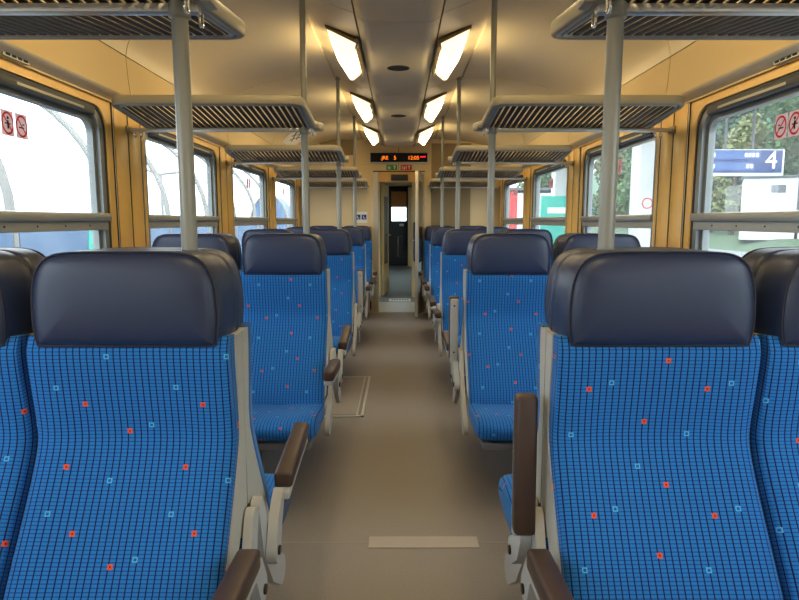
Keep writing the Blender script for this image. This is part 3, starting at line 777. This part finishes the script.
# line map pasted on the curved ceiling near the end wall
t = thing('line_map', 'pale line map with red corner pasted on the curved ceiling', 'map', (0, 7.15, 0))
cur = [p for p in densify([(-x, z) for x, z in SIDE_PROF], 6) if -1.335 < p[0] < -1.02]
pr = [(x*0.995, z - 0.006) for x, z in cur]
obj('sheet', MB().sheet(pr, 0.0, 0.7), 'sign_white', t)
def on_curve(u, v, d=0.003):
    i = min(len(pr) - 1, max(0, int(round(u * (len(pr) - 1))))); return (pr[i][0], v, pr[i][1] - d)
ln = MB()
for (a, b) in (((0.2, 0.15), (0.6, 0.45)), ((0.2, 0.45), (0.6, 0.15)), ((0.4, 0.1), (0.75, 0.36)), ((0.4, 0.5), (0.75, 0.24)), ((0.1, 0.3), (0.3, 0.5))):
    ln.tube([on_curve(a[0] + (b[0]-a[0])*j/6, a[1] + (b[1]-a[1])*j/6) for j in range(7)], 0.004, 5)
obj('route_line', ln, 'wall_back', t)
obj('red_corner', MB().sheet([(x, z - 0.002) for x, z in pr[:6]] if pr[0][0] > pr[-1][0] else [(x, z - 0.002) for x, z in pr[-6:]], 0.0, 0.12), 'sign_red', t)

# ------------------------------------------------------------------ vestibule and the car beyond the doorway
FE = 18.0
vf = struct(obj('floor', MB().box(-1.5, 1.5, 8.75, FE + 0.1, -0.06, -0.001), 'vest_floor'), 'grey vestibule floor beyond the doorway', 'floor')
obj('threshold_plate', MB().box(-0.36, 0.34, 8.66, 9.75, -0.001, 0.004), 'metal_strip', vf)
obj('threshold_label', MB().box(-0.16, 0.20, 9.86, 10.2, -0.001, 0.004), 'sign_white', vf)
tl = MB()
for q in range(7): tl.box(-0.12 + q*0.042, -0.09 + q*0.042, 9.98, 10.08, 0.004, 0.0055)
obj('threshold_marking', tl, 'sign_blue', vf)
vc = struct(obj('ceiling', MB().box(-1.5, 1.5, 8.72, FE + 0.1, 2.30, 2.36), 'end_cream'), 'low cream vestibule ceiling beyond the doorway', 'ceiling')
for s in (-1, 1):
    mb = MB()
    mb.box(s*1.42, s*1.5, 8.72, 9.0, 0, 2.3).box(s*1.42, s*1.5, 10.0, 12.0, 0, 2.3).box(s*1.42, s*1.5, 9.0, 10.0, 0, 0.9).box(s*1.42, s*1.5, 9.0, 10.0, 1.85, 2.3)
    mb.box(s*1.42, s*1.5, 12.0, 15.0, 0, 0.95).box(s*1.42, s*1.5, 12.0, 15.0, 1.8, 2.3).box(s*1.42, s*1.5, 15.0, FE + 0.1, 0, 2.3)
    v = struct(obj('wall_left' if s < 0 else 'wall_right', mb, 'end_cream'), 'cream side wall of the vestibule, %s side' % SIDE_TXT[s], 'wall')
    obj('pane', MB().box(s*1.455, s*1.46, 9.0, 10.0, 0.9, 1.85), 'window_glass', v); obj('pane', MB().box(s*1.455, s*1.46, 12.0, 15.0, 0.95, 1.8), 'window_glass', v)  # unseen side openings and panes, added to let daylight into the vestibule
pt = MB().box(-1.42, -0.31, 10.4, 10.46, 0, 2.3).box(0.225, 1.42, 10.4, 10.46, 0, 2.3).box(-0.31, 0.225, 10.4, 10.46, 1.97, 2.3)
PT = struct(obj('wall_partition', pt, 'end_cream'), 'cream partition behind the vestibule', 'wall')
obj('joint_line', MB().box(-0.006, 0.0, 10.394, 10.4, 1.97, 2.3), 'wall_back', PT)
D2 = bpy.data.objects.new('door_2', None); COL.objects.link(D2); D2.location = (-0.285, 10.48, 0); struct(D2, 'cream door leaf standing open behind the vestibule partition', 'door')
lf2 = obj('door_leaf', MB().bbox(-0.015, 0.015, 0, 0.75, 0.02, 1.93, 0.005), 'end_cream', D2, (0, 0, 0), (0, 0, math.radians(-7)))
obj('door_pane', MB().box(-0.0165, 0.0165, 0.16, 0.60, 0.55, 1.72), 'door_glass_dark', lf2)
obj('door_handle', MB().tube([(0.015, 0.66, 1.05), (0.06, 0.66, 1.05), (0.06, 0.56, 1.05)], 0.009, 8), 'chrome', lf2)
fw = MB()
fw.box(-1.42, -0.21, FE, FE + 0.08, 0, 2.3).box(0.22, 1.42, FE, FE + 0.08, 0, 2.3).box(-0.21, 0.22, FE, FE + 0.08, 0, 1.30).box(-0.21, 0.22, FE, FE + 0.08, 2.14, 2.3)
FWL = struct(obj('wall_far', fw, 'vest_dark'), 'dark far wall of the next compartment with a door window', 'wall')
obj('pane', MB().box(-0.21, 0.22, FE + 0.04, FE + 0.045, 1.3, 2.14), 'window_glass', FWL)
obj('window_blind', MB().box(-0.215, 0.225, FE - 0.02, FE + 0.02, 1.70, 2.15), 'blind_tan', FWL)
obj('jamb_panel', MB().box(0.27, 0.40, FE - 0.4, FE, 0, 2.25), 'end_cream', FWL)
obj('grab_rail', MB().tube([(-0.02, FE - 0.05, 0.25), (-0.02, FE - 0.05, 0.85), (0.1, FE - 0.05, 0.85)], 0.014, 8), 'silver', FWL)
obj('panel_label', MB().box(0.02, 0.15, FE - 0.004, FE, 1.15, 1.22), 'door_alu', FWL)
t = thing('folding_seat', 'folded blue tip-up seat on the partition behind the doorway', 'seat', (0.335, 10.4, 0))
obj('backrest', MB().bbox(-0.085, 0.20, -0.06, -0.001, 0.74, 1.28, 0.015), 'piping_navy', t)
obj('seat_cushion', MB().bbox(-0.085, 0.20, -0.115, -0.062, 0.62, 1.10, 0.015), 'board_blue', t)
obj('bracket', MB().bbox(-0.075, -0.05, -0.10, -0.001, 0.35, 0.63, 0.005), 'arm_grey', t)
obj('bracket', MB().bbox(0.16, 0.185, -0.10, -0.001, 0.35, 0.63, 0.005), 'arm_grey', t)
# wall behind the camera closes the car
struct(obj('wall_back', MB().box(-1.5, 1.5, BACK_Y - 0.1, BACK_Y, 0, 2.5), 'end_cream'), 'cream wall closing the car behind the viewer', 'wall')

# ------------------------------------------------------------------ outside, right: platform, tracks, bank, trees
GZ = -1.15; PZ = -0.55
def gstruct(name, mb, m, label): return struct(obj(name, mb, m), label, 'ground')
gstruct('ground', MB().box(-90, 90, -60, 160, GZ - 0.3, GZ), 'ballast', 'stony ground around the tracks')
gstruct('platform', MB().box(1.75, 8.2, -30, 70, GZ, PZ), 'concrete', 'concrete station platform beside the train')
gstruct('platform_edge', MB().box(1.72, 2.1, -30, 70, PZ, PZ + 0.012), 'white_paint', 'white edge line of the platform')
gstruct('platform', MB().box(16.6, 21.0, -30, 110, GZ, PZ), 'concrete', 'far concrete platform below the grassy bank')
gstruct('platform_edge', MB().box(16.6, 17.0, -30, 110, PZ, PZ + 0.012), 'white_paint', 'white edge line of the far platform')
gstruct('bank', MB().prism([(21, GZ), (21, PZ), (24, 0.15), (28, 0.3), (70, 1.0), (70, GZ)], 'y', -40, 140), 'grass', 'green grassy bank beyond the tracks')
gstruct('hillside', MB().prism([(50, 0), (62, 16), (95, 34), (95, GZ)], 'y', -20, 200), 'leaf_dark', 'wooded hillside far behind the trees')
for i, x in enumerate((10.0, 11.44, 13.2, 14.64)):
    tag(obj('track_rail', MB().box(x - 0.035, x + 0.035, -30, 100, GZ, GZ + 0.16), 'rail_steel'), 'steel rail on ballast between platform and grassy bank', 'rail', 'rails beyond the platform')

def leaves(mb, c, r, n, size):
    for _ in range(n):
        while True:
            p = Vector((random.uniform(-1, 1), random.uniform(-1, 1), random.uniform(-1, 1)))
            if 0.35 < p.length < 1: break
        p = Vector((c[0] + p.x*r[0], c[1] + p.y*r[1], c[2] + p.z*r[2]))
        a = Vector((random.uniform(-1, 1), random.uniform(-1, 1), random.uniform(-1, 1))).normalized()
        b = a.cross(Vector((random.uniform(-1, 1), random.uniform(-1, 1), random.uniform(-1, 1)))).normalized()
        s = size * random.uniform(0.6, 1.4)
        mb.add([p - a*s, p + b*s*0.6, p + a*s, p - b*s*0.6], [(0, 1, 2, 3)])
def tree(x, y, z, h, r, leafmat, label):
    t = thing('tree', label, 'tree', (x, y, z), 0, 'trees on the bank')
    obj('trunk', MB().tube([(0, 0, -0.3), (0.1, 0.05, h*0.35), (0.0, 0.1, h*0.8)], [0.22, 0.16, 0.05], 8), 'bark', t)
    mb = MB()
    for q in range(9):
        a = random.uniform(0, 2*PI); d = random.uniform(0, r*0.55); zz = h * random.uniform(0.12, 0.86)
        leaves(mb, (d*math.cos(a), d*math.sin(a), zz), (r*0.45, r*0.45, h*0.16), 480, 0.26)
    obj('foliage', mb, leafmat, t)
kinds = [('leaf_green', 'mid green leafy'), ('leaf_olive', 'olive green leafy'), ('leaf_dark', 'dark green leafy'), ('leaf_gold', 'yellowing autumn')]
spots = [(25.5, 26, 10, 3.0, 2), (29, 34.5, 12, 3.6, 0), (31, 43, 14, 3.8, 1), (26, 48, 9, 2.4, 1), (32.5, 51.5, 15, 4.0, 0), (26.5, 55, 12, 3.0, 2), (34, 60.5, 16, 4.2, 2), (27, 62.5, 10, 3.0, 3),
         (27.5, 70.5, 13, 3.8, 0), (35.5, 70, 16, 4.2, 1), (41, 51, 17, 4.2, 2), (42.5, 61, 18, 4.0, 0), (43.5, 71, 18, 4.4, 2), (36, 28, 16, 4.4, 2), (39, 40.5, 17, 4.6, 0),
         (28, 80, 14, 4.6, 1), (36.5, 81, 16, 4.2, 0), (45, 83, 18, 4.4, 1), (31, 91, 14, 4.4, 2), (22, 100, 13, 4.6, 0), (26, 114, 14, 5.5, 1)]
cnt = {}
for (x, y, h, r, k) in spots:
    tree(x, y, 0.2, h, r, kinds[k][0], ('tall ' if h >= 15 else 'low ' if h < 10 else '') + '%s tree %s' % (kinds[k][1], 'at the foot of the wooded hillside' if x > 35 else 'at the edge of the bank above the tracks' if x < 26 else 'in the middle of the grassy bank'))

# white trackside hut on the bank
t = thing('signal_hut', 'white flat-roofed hut on the bank below the platform sign', 'hut', (24.3, 40.3, 0.75), math.radians(-28)); t.scale = (1.15, 1.15, 1.1)
obj('wall', MB().box(-1.45, 1.15, -1.2, 1.2, -0.6, 2.95), 'white_paint', t)
obj('wall', MB().box(1.3, 2.3, -1.1, 1.1, -0.6, 3.1), 'white_paint', t)
obj('roof', MB().bbox(-1.55, 1.25, -1.3, 1.3, 2.95, 3.08, 0.03), 'roof_dark', t)
wd = obj('window', MB().box(-0.1, 0.6, -1.22, -1.19, 2.1, 2.55), 'roof_dark', t); obj('pane', MB().box(-0.04, 0.24, -1.23, -1.215, 2.15, 2.5), 'glass_dark', wd)
obj('downpipe', MB().tube([(1.22, -1.15, 0), (1.22, -1.15, 2.9)], 0.08, 8), 'roof_dark', t)

# platform sign with track number
SX, SY = 6.0, 10.9
t = thing('platform_sign', 'blue hanging departure board with white number 4', 'sign', (SX, SY, 2.33))
obj('housing', MB().bbox(-0.88, 0.72, -0.06, 0.06, -0.25, 0.205, 0.01), 'white_paint', t)
bd = obj('board', MB().box(-0.86, 0.68, -0.066, -0.058, -0.195, 0.19), 'board_blue', t)
for z in (0.04, -0.15): obj('text_row', MB().box(-0.82, 0.30 if z > 0 else 0.2, -0.069, -0.066, z, z + 0.135), 'board_light', bd)
rm = MB()
for (x, z, n_) in ((-0.80, 0.075, 5), (0.02, 0.075, 4), (-0.80, -0.115, 5), (0.06, -0.115, 2)):
    for q in range(n_): rm.box(x + q*0.065, x + q*0.065 + 0.045, -0.071, -0.069, z, z + 0.065)
obj('text_blocks', rm, 'sign_white', bd)
link('lettering', text_mesh('4', 0.44, 'sign_white'), bd, (0.49, -0.069, 0.01), (PI/2, 0, 0))
for x in (-0.3, 0.18): obj('hanger', MB().tube([(x, 0, 0.2), (x, 0, 1.27)], 0.025, 8), 'roof_dark', t)

# platform shelter roof on white columns
t = thing('platform_canopy', 'flat platform canopy roof on white square columns', 'canopy', (5.0, 12.5, PZ))
obj('roof', MB().box(-1.6, 2.4, -2.3, 7.2, 4.15, 4.35), 'white_paint', t)
obj('fascia', MB().box(-1.65, -1.6, -2.3, 7.2, 4.1, 4.4), 'roof_dark', t)
for y in (0.0, 6.6):
    c = obj('column', MB().bbox(-0.24, 0.24, y - 0.24, y + 0.24, 0, 4.15, 0.02), 'white_paint', t)
    st = obj('round_sticker', MB().tube([(-0.06 + 0.10*math.cos(2*PI*j/16), y - 0.245, 2.2 + 0.10*math.sin(2*PI*j/16)) for j in range(16)], 0.012, 5, closed=True), 'sign_red', c)
t = thing('information_panel', 'teal information panel standing on the platform', 'panel', (4.35, 16.2, PZ))
obj('board', MB().bbox(-0.62, 0.62, -0.06, 0.06, 0.25, 2.5, 0.02), 'teal', t)
obj('print', MB().box(-0.45, 0.1, -0.064, -0.06, 2.05, 2.2).box(-0.45, 0.3, -0.064, -0.06, 1.8, 1.9), 'sign_white', t)
for x in (-0.5, 0.5): obj('leg', MB().box(x - 0.03, x + 0.03, -0.03, 0.03, 0, 0.25), 'roof_dark', t)
t = thing('platform_kiosk', 'red and white kiosk farther along the platform', 'kiosk', (4.75, 24, PZ))
obj('front', MB().bbox(-0.85, -0.25, -0.6, 0.6, 0, 3.0, 0.02), 'red_paint', t)
obj('body', MB().bbox(-0.25, 1.3, -0.6, 1.6, 0, 2.9, 0.02), 'white_paint', t)
obj('roof', MB().box(-0.95, 1.4, -0.7, 1.7, 3.0, 3.1), 'roof_dark', t)

# ------------------------------------------------------------------ outside, left: arched canopy
AX, AHW, ATOP = -6.0, 3.5, 3.1
t = thing('arched_shelter', 'open shelter of curved grey ribs rising from a blue base wall', 'shelter', (0, 0, 0))
Ys = [12.8 + 3.25 * k for k in range(-4, 6)]
def rib_path():
    pts = [(AX, 0, GZ), (AX, 0, 0.4), (AX, 0, 1.25)]
    for j in range(1, 13):
        a = PI * j / 24; pts.append((AX - AHW + AHW*math.cos(a), 0, 1.30 + ATOP*math.sin(a)))
    return pts
ribm = MB().tube(rib_path(), 0.075, 8).mesh('rib', 'rib_grey')
for y in Ys: link('rib', ribm, t, (0, y, 0))
bwm = MB().box(AX - 0.05, AX + 0.05, 0.09, 3.16, GZ, 1.16).mesh('base_panel', 'parapet_blue')
for y in Ys[:-1]: link('base_panel', bwm, t, (0, y, 0))
rd = obj('roundel', MB().disc((AX + 0.06, 12.35, 0.80), 0.62, 'x', 0.02, 32), 'teal', t); rd['label'] = 'teal roundel on the base wall'
t = thing('round_booth', 'small pale blue round-roofed booth beyond the arched shelter', 'booth', (-6.4, 33.0, GZ))
bp_ = [(0.55, 0), (0.55, 2.2)] + [(-0.45 + 1.0*math.cos(PI*j/12), 2.2 + 1.6*math.sin(PI*j/12)) for j in range(1, 12)] + [(-1.45, 2.2), (-1.45, 0)]
obj('body', MB().prism(bp_, 'y', -0.5, 1.5), 'parapet_blue', t)
obj('edge_rib', MB().tube([(x, -0.5, z) for x, z in bp_], 0.06, 6), 'rib_grey', t)
t = thing('street_lamp', 'double-armed street lamp behind the arched shelter', 'lamp', (-10.8, 28.2, GZ))
obj('post', MB().tube([(0, 0, 0), (0, 0, 4.6)], [0.09, 0.06], 8), 'rib_grey', t)
obj('arm', MB().tube([(-1.1, 0, 4.95), (-0.4, 0, 4.65), (0, 0, 4.55), (0.4, 0, 4.6), (1.0, 0, 4.65)], 0.06, 8), 'rib_grey', t)
